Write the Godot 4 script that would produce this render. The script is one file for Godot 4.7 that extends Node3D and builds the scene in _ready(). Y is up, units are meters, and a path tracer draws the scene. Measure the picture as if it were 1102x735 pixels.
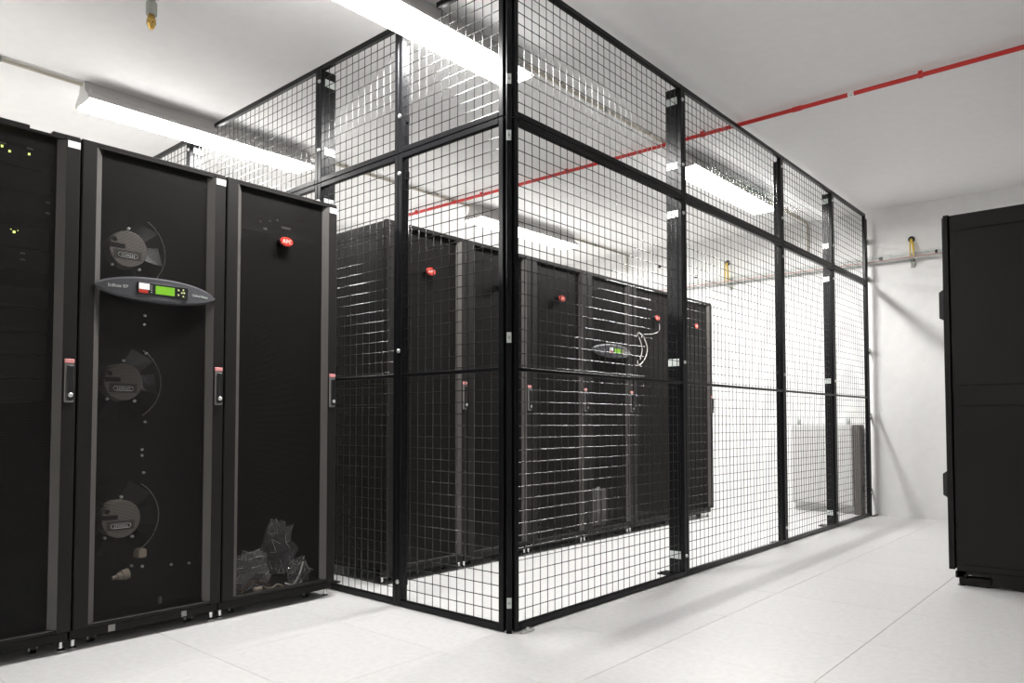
extends Node3D

const XC := 2.339      # cage corner, short side plane
const ZC := -2.062     # cage long side plane
const XE := 7.425       # cage far end
const ZF := -3.146     # cabinet door plane
const CEIL := 2.895
const XW := 7.55       # far wall
const XL := -2.82      # wall behind, left
const ZB := -6.3       # wall behind the cabinets
const ZN := 2.7        # wall behind the camera

var M := {}
var taken := {}

# ---------------------------------------------------------------- helpers
func numbered(called: String) -> String:
	if not taken.has(called):
		taken[called] = 0
		return called
	taken[called] += 1
	return "%s_%03d" % [called, taken[called]]

func mb() -> SurfaceTool:
	var st := SurfaceTool.new()
	st.begin(Mesh.PRIMITIVE_TRIANGLES)
	return st

func poly(st: SurfaceTool, pts: Array, inner: Vector3) -> void:
	# flat convex polygon facing away from `inner`
	var n: Vector3 = (pts[1] - pts[0]).cross(pts[2] - pts[0]).normalized()
	var c := Vector3.ZERO
	for p in pts: c += p
	c /= pts.size()
	var order: Array = pts.duplicate()
	if n.dot(c - inner) < 0.0: n = -n
	else: order.reverse()
	for k in range(1, order.size() - 1):
		for p in [order[0], order[k], order[k + 1]]:
			st.set_normal(n)
			st.set_uv(Vector2(p.x + p.z, p.y))
			st.add_vertex(p)

func bx(st: SurfaceTool, c: Vector3, s: Vector3, ch := 0.0) -> void:
	var h := s * 0.5
	if ch <= 0.0:
		for ax in 3:
			for sg in [-1.0, 1.0]:
				var u := (ax + 1) % 3
				var v := (ax + 2) % 3
				var pts := []
				for q in [[-1, -1], [1, -1], [1, 1], [-1, 1]]:
					var p := Vector3.ZERO
					p[ax] = sg * h[ax]; p[u] = q[0] * h[u]; p[v] = q[1] * h[v]
					pts.append(c + p)
				poly(st, pts, c)
		return
	ch = min(ch, 0.49 * min(s.x, min(s.y, s.z)))
	for ax in 3:
		var u := (ax + 1) % 3
		var v := (ax + 2) % 3
		for sg in [-1.0, 1.0]:
			var pts := []
			for q in [[-1, -1], [1, -1], [1, 1], [-1, 1]]:
				var p := Vector3.ZERO
				p[ax] = sg * h[ax]; p[u] = q[0] * (h[u] - ch); p[v] = q[1] * (h[v] - ch)
				pts.append(c + p)
			poly(st, pts, c)
		for q in [[-1, -1], [1, -1], [1, 1], [-1, 1]]:
			var e := []
			for w in [[-1, 0], [1, 0], [1, 1], [-1, 1]]:
				var p := Vector3.ZERO
				p[ax] = w[0] * (h[ax] - ch)
				p[u] = q[0] * (h[u] - (ch if w[1] == 0 else 0.0))
				p[v] = q[1] * (h[v] - (0.0 if w[1] == 0 else ch))
				e.append(c + p)
			poly(st, e, c)
	for a in [-1, 1]:
		for b in [-1, 1]:
			for d in [-1, 1]:
				var g := Vector3(a, b, d)
				poly(st, [c + g * Vector3(h.x, h.y - ch, h.z - ch), c + g * Vector3(h.x - ch, h.y, h.z - ch), c + g * Vector3(h.x - ch, h.y - ch, h.z)], c)

func span(st: SurfaceTool, a: Vector3, b: Vector3, ch := 0.0) -> void:
	bx(st, (a + b) * 0.5, (b - a).abs(), ch)

func prism(st: SurfaceTool, prof: Array, axis: int, t0: float, t1: float) -> void:
	# convex outline (Vector2 in the other two axes, in cyclic order) swept along an axis
	var u := (axis + 1) % 3
	var v := (axis + 2) % 3
	var a := []
	var b := []
	var c := Vector3.ZERO
	for q in prof:
		var p := Vector3.ZERO
		p[u] = q.x; p[v] = q.y; p[axis] = t0
		a.append(p)
		p[axis] = t1
		b.append(p)
		c += p
	c /= prof.size()
	c[axis] = (t0 + t1) * 0.5
	poly(st, a, c); poly(st, b, c)
	for k in prof.size():
		var j := (k + 1) % prof.size()
		poly(st, [a[k], a[j], b[j], b[k]], c)

func frame_of(d: Vector3) -> Array:
	var up := Vector3.UP if abs(d.y) < 0.9 else Vector3.RIGHT
	var u := d.cross(up).normalized()
	return [u, d.cross(u).normalized()]

func tri_s(st: SurfaceTool, p: Array, n: Array) -> void:
	var f: Vector3 = (p[1] - p[0]).cross(p[2] - p[0])
	var o := [0, 2, 1] if f.dot(n[0] + n[1] + n[2]) > 0.0 else [0, 1, 2]
	for k in o:
		st.set_normal(n[k])
		st.set_uv(Vector2(p[k].x + p[k].z, p[k].y))
		st.add_vertex(p[k])

func lathe(st: SurfaceTool, at: Vector3, d: Vector3, prof: Array, n := 16) -> void:
	# prof: Vector2(distance along d, radius); creases between the rings
	var fr := frame_of(d)
	for k in prof.size() - 1:
		var p: Vector2 = prof[k]
		var q: Vector2 = prof[k + 1]
		var sl := (q - p).normalized()
		for i in n:
			var pp := []
			var nn := []
			for w in [[p, i], [p, i + 1], [q, i + 1], [q, i]]:
				var an: float = TAU * w[1] / n
				var rd: Vector3 = fr[0] * cos(an) + fr[1] * sin(an)
				pp.append(at + d * w[0].x + rd * w[0].y)
				nn.append((rd * sl.x - d * sl.y).normalized())
			if p.y > 0.0: tri_s(st, [pp[0], pp[1], pp[2]], [nn[0], nn[1], nn[2]])
			if q.y > 0.0: tri_s(st, [pp[0], pp[2], pp[3]], [nn[0], nn[2], nn[3]])

func rod(st: SurfaceTool, a: Vector3, b: Vector3, r: float, n := 8, caps := true) -> void:
	var l := a.distance_to(b)
	var pr := [Vector2(0, r), Vector2(l, r)]
	if caps: pr = [Vector2(0, 0), Vector2(0, r), Vector2(l, r), Vector2(l, 0)]
	lathe(st, a, (b - a) / l, pr, n)

func hose(st: SurfaceTool, pts: Array, r: float, n := 8, closed := false) -> void:
	var rings := []
	var m := pts.size()
	for k in m:
		var a: Vector3 = pts[(k - 1 + m) % m] if closed else pts[max(k - 1, 0)]
		var b: Vector3 = pts[(k + 1) % m] if closed else pts[min(k + 1, m - 1)]
		var fr := frame_of((b - a).normalized())
		var ring := []
		for i in n:
			var an := TAU * i / n
			ring.append(fr[0] * cos(an) + fr[1] * sin(an))
		rings.append(ring)
	for k in (m if closed else m - 1):
		var j := (k + 1) % m
		for i in n:
			var i2 := (i + 1) % n
			var p := [pts[k] + rings[k][i] * r, pts[k] + rings[k][i2] * r, pts[j] + rings[j][i2] * r, pts[j] + rings[j][i] * r]
			tri_s(st, [p[0], p[1], p[2]], [rings[k][i], rings[k][i2], rings[j][i2]])
			tri_s(st, [p[0], p[2], p[3]], [rings[k][i], rings[j][i2], rings[j][i]])

func curve(pts: Array, steps := 6) -> Array:
	# Catmull-Rom through the points
	var out := []
	for k in pts.size() - 1:
		var p0: Vector3 = pts[max(k - 1, 0)]
		var p1: Vector3 = pts[k]
		var p2: Vector3 = pts[k + 1]
		var p3: Vector3 = pts[min(k + 2, pts.size() - 1)]
		for s in steps: out.append(p1.cubic_interpolate(p2, p0, p3, float(s) / steps))
	out.append(pts[-1])
	return out

func obj(called: String, st, m: Material, parent: Node = null) -> MeshInstance3D:
	var o := MeshInstance3D.new()
	o.mesh = st.commit() if st is SurfaceTool else st
	o.material_override = m
	if parent == null:
		o.name = numbered(called); add_child(o)
	else:
		o.name = called; parent.add_child(o, true)
	return o

func tag(o: Node, label: String, category: String, group := "") -> Node:
	o.set_meta("label", label); o.set_meta("category", category)
	if group != "": o.set_meta("group", group)
	return o

func thing(called: String, label: String, category: String, at: Vector3, turn := 0.0, group := "") -> Node3D:
	var o := Node3D.new()
	o.name = numbered(called); add_child(o)
	o.position = at; o.rotation.y = turn
	tag(o, label, category, group)
	return o

func struct(called: String, st, m: Material) -> MeshInstance3D:
	var o := obj(called, st, m)
	o.set_meta("kind", "structure")
	return o

func lettering(text: String, height: float, m: Material, parent: Node, at: Vector3, tilt := Vector3.ZERO, called := "lettering", bold := false) -> MeshInstance3D:
	var t := TextMesh.new()
	var f := SystemFont.new()
	f.font_names = PackedStringArray(["Droid Sans"])
	f.font_weight = 700 if bold else 400
	t.font = f; t.text = text; t.font_size = 32; t.pixel_size = height / 24.0; t.depth = 0.0012
	var o := obj(called, t, m, parent)
	o.position = at; o.rotation = tilt
	return o

func mat(c: Color, rough := 0.5, metal := 0.0) -> StandardMaterial3D:
	var m := StandardMaterial3D.new()
	m.albedo_color = c; m.roughness = rough; m.metallic = metal
	return m

func matte(m: StandardMaterial3D, sp := 0.3) -> StandardMaterial3D:
	m.metallic_specular = sp
	return m

func lin(r: float, g: float, b: float) -> Color:
	return Color(r, g, b).linear_to_srgb()

func grain(m: StandardMaterial3D, lo: float, freq: float, scale: float, bump := 0.0) -> StandardMaterial3D:
	var nt := NoiseTexture2D.new()
	nt.width = 256; nt.height = 256; nt.seamless = true
	var fn := FastNoiseLite.new()
	fn.seed = 7; fn.frequency = freq; fn.fractal_octaves = 4
	nt.noise = fn
	var g := Gradient.new()
	g.set_color(0, Color(lo, lo, lo)); g.set_color(1, Color(1, 1, 1))
	nt.color_ramp = g
	m.albedo_texture = nt
	m.uv1_triplanar = true; m.uv1_world_triplanar = true
	m.uv1_scale = Vector3.ONE * scale
	if bump > 0.0:
		var nb := NoiseTexture2D.new()
		nb.width = 256; nb.height = 256; nb.seamless = true; nb.as_normal_map = true; nb.bump_strength = 3.0
		nb.noise = fn
		m.normal_enabled = true; m.normal_texture = nb; m.normal_scale = bump
	return m

func materials() -> void:
	M.ceiling = grain(mat(lin(0.90, 0.892, 0.885), 0.85), 0.985, 0.03, 1.3, 0.05)
	M.wall = grain(mat(lin(0.86, 0.855, 0.845), 0.75), 0.98, 0.03, 1.1, 0.05)
	M.tiles = []
	for v in [1.0, 0.985, 0.97]:
		M.tiles.append(grain(mat(lin(0.69 * v, 0.685 * v, 0.68 * v), 0.42), 0.95, 0.05, 2.0))
	M.slab = mat(lin(0.55, 0.53, 0.51), 0.8)
	M.paint = matte(grain(mat(lin(0.015, 0.0137, 0.0134), 0.45), 0.85, 0.2, 9.0))
	M.bevel_grey = mat(lin(0.068, 0.063, 0.059), 0.40)   # lighter grey than the door paint, on the bevels beside each sheet
	M.server_black = matte(mat(lin(0.014, 0.014, 0.014), 0.5))
	M.cage = matte(mat(lin(0.006, 0.006, 0.007), 0.28))
	M.wire = mat(lin(0.010, 0.009, 0.009), 0.16)
	M.wire.metallic_specular = 0.6
	M.steel = mat(lin(0.62, 0.63, 0.62), 0.35, 0.7)
	M.zinc = mat(lin(0.60, 0.64, 0.62), 0.45, 0.3)
	M.chrome = mat(lin(0.75, 0.75, 0.75), 0.18, 1.0)
	M.badge_red = mat(lin(0.42, 0.03, 0.02), 0.3)
	M.badge_pale = mat(lin(0.85, 0.42, 0.38), 0.4)
	M.handle_red = mat(lin(0.66, 0.27, 0.27), 0.4)
	M.handle_grey = mat(lin(0.16, 0.155, 0.15), 0.4)
	M.white = mat(lin(0.80, 0.80, 0.79), 0.5)
	M.black = mat(lin(0.006, 0.006, 0.007), 0.35)
	M.grey_plastic = mat(lin(0.055, 0.055, 0.062), 0.42)
	M.pipe_red = mat(lin(0.60, 0.022, 0.018), 0.35)
	M.conduit = mat(lin(0.55, 0.50, 0.42), 0.5)
	M.lamp_body = mat(lin(0.55, 0.54, 0.53), 0.45)
	M.brass = mat(lin(0.62, 0.40, 0.12), 0.28, 1.0)
	M.galvanised = mat(lin(0.34, 0.35, 0.32), 0.5, 0.5)
	M.yellow = mat(lin(0.75, 0.52, 0.06), 0.5)
	M.cable_pink = mat(lin(0.55, 0.36, 0.33), 0.6)
	M.cable_white = mat(lin(0.72, 0.70, 0.66), 0.5)
	M.fan_label = mat(lin(0.22, 0.195, 0.175), 0.55)
	M.fan_print = mat(lin(0.09, 0.08, 0.07), 0.6)
	M.ring = mat(lin(0.30, 0.28, 0.27), 0.3, 0.6)
	M.box_grey = mat(lin(0.34, 0.33, 0.32), 0.55)
	M.panel_grey = mat(lin(0.55, 0.545, 0.54), 0.5)
	M.board_dark = mat(lin(0.10, 0.09, 0.085), 0.6)
	M.brown = mat(lin(0.12, 0.06, 0.03), 0.6)
	M.tan = mat(lin(0.50, 0.42, 0.34), 0.6)
	M.bag = mat(Color(0.62, 0.61, 0.62, 0.30), 0.18)
	M.bag_fold_glint = mat(lin(0.55, 0.54, 0.53), 0.3)  # pale colour standing in for highlights on the film's creases
	M.bag.transparency = BaseMaterial3D.TRANSPARENCY_ALPHA
	M.bag.cull_mode = BaseMaterial3D.CULL_DISABLED
	# perforated steel sheet: round holes in rows, cut out of the material
	var im := Image.create(96, 166, false, Image.FORMAT_RGBA8)
	for y in 166:
		for x in 96:
			var open := false
			for c in [Vector2(0, 0), Vector2(96, 0), Vector2(48, 83), Vector2(0, 166), Vector2(96, 166)]:
				if Vector2(x + 0.5, y + 0.5).distance_to(c) < 36.0: open = true
			im.set_pixel(x, y, Color(1, 1, 1, 0.0 if open else 1.0))
	M.perforated = matte(mat(lin(0.015, 0.0137, 0.0134), 0.45))
	M.perforated.albedo_texture = ImageTexture.create_from_image(im)
	M.perforated.transparency = BaseMaterial3D.TRANSPARENCY_ALPHA_SCISSOR
	M.perforated.alpha_scissor_threshold = 0.5
	M.perforated.cull_mode = BaseMaterial3D.CULL_DISABLED
	M.glow = mat(Color(1, 1, 1), 0.4)
	M.glow.emission_enabled = true; M.glow.emission = Color(1.0, 0.995, 0.985); M.glow.emission_energy_multiplier = 26.0
	M.lcd = mat(lin(0.11, 0.28, 0.02), 0.3)
	M.lcd.emission_enabled = true; M.lcd.emission = lin(0.24, 0.62, 0.01); M.lcd.emission_energy_multiplier = 0.35
	M.led = mat(lin(0.6, 0.7, 0.2), 0.3)
	M.led.emission_enabled = true; M.led.emission = lin(0.85, 1.0, 0.25); M.led.emission_energy_multiplier = 3.0
	M.keys = mat(lin(0.62, 0.66, 0.30), 0.4)

# ---------------------------------------------------------------- room
func room() -> void:
	var st := mb()
	span(st, Vector3(XL - 0.2, -0.25, ZB - 0.2), Vector3(XW + 0.2, -0.006, ZN + 0.2))
	var fl := struct("floor", st, M.slab)
	# raised floor tiles
	var rng := RandomNumberGenerator.new()
	rng.seed = 11
	var full := mb()
	bx(full, Vector3(0, -0.012, 0), Vector3(0.5986, 0.024, 0.5986), 0.0008)
	var full_mesh := full.commit()
	var part_w := XW - 7.38
	var slim := mb()
	bx(slim, Vector3(0, -0.012, 0), Vector3(part_w - 0.0014, 0.024, 0.5986), 0.0008)
	var slim_mesh := slim.commit()
	for i in 18:
		for j in 15:
			var x0 := XL + 0.6 * i
			var last := i == 17
			var t := obj("tile", slim_mesh if last else full_mesh, M.tiles[rng.randi() % 3], fl)
			t.position = Vector3(x0 + (part_w if last else 0.6) * 0.5, 0.0, ZB + 0.6 * j + 0.3)
	st = mb()
	span(st, Vector3(XL - 0.2, CEIL, ZB - 0.2), Vector3(XW + 0.2, CEIL + 0.2, ZN + 0.2))
	struct("ceiling", st, M.ceiling)
	st = mb(); span(st, Vector3(XW, -0.03, ZB - 0.2), Vector3(XW + 0.2, CEIL, ZN + 0.2)); struct("wall_east", st, M.wall)
	st = mb(); span(st, Vector3(XL - 0.2, -0.03, ZB - 0.2), Vector3(XL, CEIL, ZN + 0.2)); struct("wall_west", st, M.wall)
	st = mb(); span(st, Vector3(XL, -0.03, ZB - 0.2), Vector3(XW, CEIL, ZB)); struct("wall_north", st, M.wall)
	st = mb(); span(st, Vector3(XL, -0.03, ZN), Vector3(XW, CEIL, ZN + 0.2)); struct("wall_south", st, M.wall)

# ---------------------------------------------------------------- lamps
func lamp(x0: float, zc: float, label: String) -> void:
	var L := 1.54
	var t := thing("fluorescent_lamp", label, "ceiling lamp", Vector3(x0 + L * 0.5, 2.77, zc), 0.0, "fluorescent ceiling lamps")
	var h := CEIL - 2.77
	var st := mb()
	# spine and flared reflector, swept along the lamp: profile in (y, z)
	prism(st, [Vector2(h, -0.032), Vector2(0.062, -0.036), Vector2(0.062, 0.036), Vector2(h, 0.032)], 0, -L / 2 + 0.004, L / 2 - 0.004)
	obj("spine", st, M.lamp_body, t)
	st = mb()
	prism(st, [Vector2(0.062, -0.044), Vector2(0.020, -0.1), Vector2(0.006, -0.102), Vector2(0.006, 0.102), Vector2(0.020, 0.1), Vector2(0.062, 0.044)], 0, -L / 2 + 0.006, L / 2 - 0.006)
	obj("reflector", st, M.lamp_body, t)
	for s in [-1.0, 1.0]:
		st = mb()
		prism(st, [Vector2(h - 0.010, -0.034), Vector2(0.064, -0.046), Vector2(0.064, 0.046), Vector2(h - 0.010, 0.034)], 0, s * L / 2, s * (L / 2 - 0.003))
		prism(st, [Vector2(0.064, -0.046), Vector2(0.018, -0.103), Vector2(-0.006, -0.103), Vector2(-0.006, 0.103), Vector2(0.018, 0.103), Vector2(0.064, 0.046)], 0, s * L / 2, s * (L / 2 - 0.005))
		obj("end_cap", st, M.lamp_body, t)
		st = mb(); bx(st, Vector3(s * (L / 2 - 0.03), 0.066, 0.04), Vector3(0.018, 0.02, 0.012), 0.003); obj("clip", st, M.steel, t)
	st = mb()
	bx(st, Vector3(0, -0.004, 0), Vector3(L - 0.03, 0.022, 0.196), 0.004)
	obj("diffuser", st, M.glow, t)
	var a := AreaLight3D.new()
	a.name = "light"
	a.area_size = Vector2(L - 0.04, 0.19)
	a.light_energy = LAMP
	a.light_color = Color(1.0, 0.995, 0.985)
	a.area_range = 20.0
	a.area_attenuation = 2.0
	a.shadow_enabled = true
	t.add_child(a)
	a.position = Vector3(0, -0.017, 0)
	a.rotation.x = -PI / 2

func conduit(a: Vector3, b: Vector3, label: String, clips: Array, down := 0.0) -> void:
	var t := thing("conduit", label, "conduit", a, 0.0, "beige conduits along the ceiling")
	var d := b - a
	var st := mb()
	if down > 0.0: hose(st, [Vector3.ZERO, d - d.normalized() * 0.03, d + Vector3(0, -0.012, 0), d + Vector3(0, -down, 0)], 0.011, 10)
	else: rod(st, Vector3.ZERO, d, 0.011, 10)
	obj("tube", st, M.conduit, t)
	for c in clips:
		st = mb()
		lathe(st, d * (c - 0.006 / d.length()), d.normalized(), [Vector2(0, 0.011), Vector2(0, 0.015), Vector2(0.02, 0.015), Vector2(0.02, 0.011)], 10)
		obj("coupling", st, M.galvanised, t)
	for c in [0.2, 0.75]:
		st = mb()
		bx(st, d * c + Vector3(0, 0.008, 0), Vector3(0.016, 0.022, 0.036), 0.003)
		obj("clip", st, M.conduit, t)

func red_pipe() -> void:
	var y := 2.859
	var x0 := 4.63
	var z0 := -5.34
	var z1 := 2.4
	var t := thing("sampling_pipe", "long thin red pipe clipped under the ceiling across the cage", "pipe", Vector3(x0, y, z0))
	t.rotation.y = 0.010
	var st := mb()
	rod(st, Vector3.ZERO, Vector3(0, 0, z1 - z0), 0.0135, 14)
	obj("tube", st, M.pipe_red, t)
	for z in [-5.24, -4.40, -3.48, -2.32, -0.98, 0.4, 1.6]:
		st = mb()
		var c := Vector3(0, 0.001, z - z0)
		lathe(st, c - Vector3(0, 0, 0.011), Vector3.BACK, [Vector2(0, 0.0135), Vector2(0, 0.0185), Vector2(0.022, 0.0185), Vector2(0.022, 0.0135)], 12)
		bx(st, c + Vector3(-0.016, 0.006, 0), Vector3(0.012, 0.024, 0.022), 0.002)
		bx(st, c + Vector3(0.016, 0.006, 0), Vector3(0.012, 0.024, 0.022), 0.002)
		obj("clip", st, M.pipe_red, t)
	for z in [-4.72, -1.68]:
		st = mb()
		lathe(st, Vector3(0, 0, z - z0 - 0.03), Vector3.BACK, [Vector2(0, 0.0135), Vector2(0, 0.0165), Vector2(0.06, 0.0165), Vector2(0.06, 0.0135)], 12)
		obj("coupling", st, M.pipe_red, t)
	st = mb()
	lathe(st, Vector3(0, 0, -0.012), Vector3.BACK, [Vector2(0, 0), Vector2(0, 0.0165), Vector2(0.04, 0.0165), Vector2(0.04, 0.0135)], 12)
	obj("end_cap", st, M.pipe_red, t)
	st = mb()
	lathe(st, Vector3(0, 0, -1.375 - z0), Vector3.BACK, [Vector2(0, 0.0135), Vector2(0, 0.0141), Vector2(0.035, 0.0141), Vector2(0.035, 0.0135)], 14)
	var lb := obj("sticker", st, M.white, t)
	lb.set_meta("label", "white sticker around the red pipe")
	st = mb(); bx(st, Vector3(-0.0105, -0.0100, 0.020 + -1.375 - z0), Vector3(0.004, 0.004, 0.006)); obj("sampling_hole", st, M.black, lb)

func nozzle() -> void:
	var t := thing("extinguishing_nozzle", "brass tipped extinguishing nozzle hanging on a short pipe from the ceiling", "nozzle", Vector3(1.462, CEIL, -3.54))
	var st := mb()
	lathe(st, Vector3.ZERO, Vector3.DOWN, [Vector2(0, 0), Vector2(0, 0.042), Vector2(0.008, 0.038), Vector2(0.008, 0)], 20)
	obj("rosette", st, M.white, t)
	st = mb(); rod(st, Vector3(0, -0.006, 0), Vector3(0, -0.05, 0), 0.017, 16); obj("pipe", st, M.galvanised, t)
	st = mb()
	lathe(st, Vector3(0, -0.034, 0), Vector3.DOWN, [Vector2(0, 0.012), Vector2(0, 0.023), Vector2(0.004, 0.0245), Vector2(0.058, 0.0245), Vector2(0.062, 0.023), Vector2(0.062, 0.012)], 20)
	obj("socket", st, M.galvanised, t)
	st = mb()
	lathe(st, Vector3(0, -0.095, 0), Vector3.DOWN, [Vector2(0, 0.015), Vector2(0.012, 0.017), Vector2(0.022, 0.021), Vector2(0.044, 0.020), Vector2(0.060, 0.013), Vector2(0.068, 0.009), Vector2(0.068, 0)], 6)
	var tip := obj("tip", st, M.brass, t)
	for k in 6:
		var an := TAU * (k + 0.5) / 6.0
		st = mb()
		var d := Vector3(cos(an), -0.3, sin(an)).normalized()
		rod(st, Vector3(0, -0.128, 0) + d * 0.012, Vector3(0, -0.128, 0) + d * 0.0215, 0.0036, 8)
		obj("orifice", st, M.black, tip)

# ---------------------------------------------------------------- cage
const GRID := 0.0515
const CLAMPS := [0.117, 1.222, 2.088, 2.372, 2.755]

func panel(at: Vector3, turn: float, w: float, h: float, label: String, mid := 0.0, cut := Vector2.ZERO) -> void:
	# local x runs along the panel from its foot `at`; cut: stretch of the top left open for a lamp
	var t := thing("mesh_panel", label, "mesh panel", at, turn, "wire mesh panels of the cage")
	var f := 0.028
	var dp := 0.026
	var st := mb()
	bx(st, Vector3(f / 2, h / 2, 0), Vector3(f, h, dp), 0.003); obj("stile", st, M.cage, t)
	st = mb()
	bx(st, Vector3(w - f / 2, h / 2, 0), Vector3(f, h, dp), 0.003); obj("stile", st, M.cage, t)
	st = mb()
	span(st, Vector3(f, 0, -dp / 2), Vector3(w - f, f, dp / 2), 0.003); obj("bottom_rail", st, M.cage, t)
	if cut == Vector2.ZERO:
		st = mb(); span(st, Vector3(f, h - f, -dp / 2), Vector3(w - f, h, dp / 2), 0.003); obj("top_rail", st, M.cage, t)
	else:
		if cut.x > f + 0.02:
			st = mb(); span(st, Vector3(f, h - f, -dp / 2), Vector3(cut.x, h, dp / 2), 0.003); obj("top_rail", st, M.cage, t)
		if cut.y < w - f - 0.02:
			st = mb(); span(st, Vector3(cut.y, h - f, -dp / 2), Vector3(w - f, h, dp / 2), 0.003); obj("top_rail", st, M.cage, t)
	if mid > 0.0:
		st = mb(); span(st, Vector3(f, mid - 0.008, -0.010), Vector3(w - f, mid + 0.008, 0.010), 0.002); obj("middle_bar", st, M.cage, t)
	var r := 0.0020
	st = mb()
	var n := int(round((w - 2 * f) / GRID))
	var low := h - f - 0.069
	for k in range(1, n):
		var x := f + (w - 2 * f) * k / n
		var top := h - f
		if cut != Vector2.ZERO and x > cut.x - 0.004 and x < cut.y + 0.004: top = low
		rod(st, Vector3(x, f - 0.004, r), Vector3(x, top + (0.004 if top != low else 0.0), r), r, 6, false)
	var m := int(round((h - 2 * f) / GRID))
	for k in range(1, m):
		var y := f + (h - 2 * f) * k / m
		if cut != Vector2.ZERO and y > low:
			if cut.x > f + 0.03: rod(st, Vector3(f - 0.004, y, -r), Vector3(cut.x, y, -r), r, 6, false)
			if cut.y < w - f - 0.03: rod(st, Vector3(cut.y, y, -r), Vector3(w - f + 0.004, y, -r), r, 6, false)
		else:
			rod(st, Vector3(f - 0.004, y, -r), Vector3(w - f + 0.004, y, -r), r, 6, false)
	var wm := obj("wire_mesh", st, M.wire, t)
	wm.set_meta("kind", "stuff")

func deep_post(at: Vector3, turn: float, label: String, h := 2.826, dep := 0.075, clamps := CLAMPS) -> void:
	# local x along the panels, local -z into the cage; clamps on the local -x flank
	var t := thing("cage_post", label, "post", at, turn, "upright posts of the cage")
	var st := mb()
	span(st, Vector3(-0.02, 0.008, -0.016 - dep), Vector3(0.02, h, -0.016), 0.004); obj("tube", st, M.cage, t)
	st = mb(); span(st, Vector3(-0.022, h - 0.004, -0.018 - dep), Vector3(0.022, h + 0.003, -0.014), 0.002); obj("top_cap", st, M.black, t)
	st = mb(); span(st, Vector3(-0.06, 0.0, -0.075 - dep), Vector3(0.045, 0.008, -0.0145), 0.002)
	rod(st, Vector3(-0.04, 0.008, -0.055 - dep), Vector3(-0.04, 0.015, -0.055 - dep), 0.009, 6)
	obj("base_plate", st, M.cage, t)
	for y in clamps:
		st = mb()
		span(st, Vector3(-0.0245, y - 0.021, -0.018 - dep * 0.9), Vector3(-0.02, y + 0.021, -0.0138), 0.001)
		span(st, Vector3(-0.0265, y - 0.021, -0.05), Vector3(-0.0245, y + 0.021, -0.022), 0.0008)
		var c := obj("clamp", st, M.zinc, t)
		st = mb()
		lathe(st, Vector3(-0.012, y, 0.0136), Vector3.BACK, [Vector2(0, 0.011), Vector2(0.005, 0.010), Vector2(0.009, 0.006), Vector2(0.010, 0)], 12)
		obj("bolt", st, M.steel, c)

func slim_post(at: Vector3, turn: float, label: String, h := 2.80) -> void:
	var t := thing("cage_post", label, "post", at, turn, "upright posts of the cage")
	var st := mb()
	span(st, Vector3(-0.016, 0.006, -0.048), Vector3(0.016, h, -0.016), 0.004); obj("tube", st, M.cage, t)
	st = mb(); span(st, Vector3(-0.03, 0, -0.10), Vector3(0.04, 0.006, -0.0145), 0.002); obj("base_plate", st, M.cage, t)
	st = mb(); span(st, Vector3(-0.028, h - 0.33, -0.040), Vector3(-0.016, h - 0.01, -0.016), 0.002); obj("flank_strip", st, M.cage, t)  # narrow black strip on the flank, near the tube's top
	for y in CLAMPS:
		st = mb(); span(st, Vector3(-0.020, y - 0.016, -0.046), Vector3(-0.0165, y + 0.016, -0.0138), 0.001); var c := obj("clamp", st, M.cage, t)
		st = mb()
		lathe(st, Vector3(-0.010, y, 0.0136), Vector3.BACK, [Vector2(0, 0.011), Vector2(0.005, 0.010), Vector2(0.009, 0.006), Vector2(0.010, 0)], 12)
		obj("bolt", st, M.steel, c)

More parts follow.
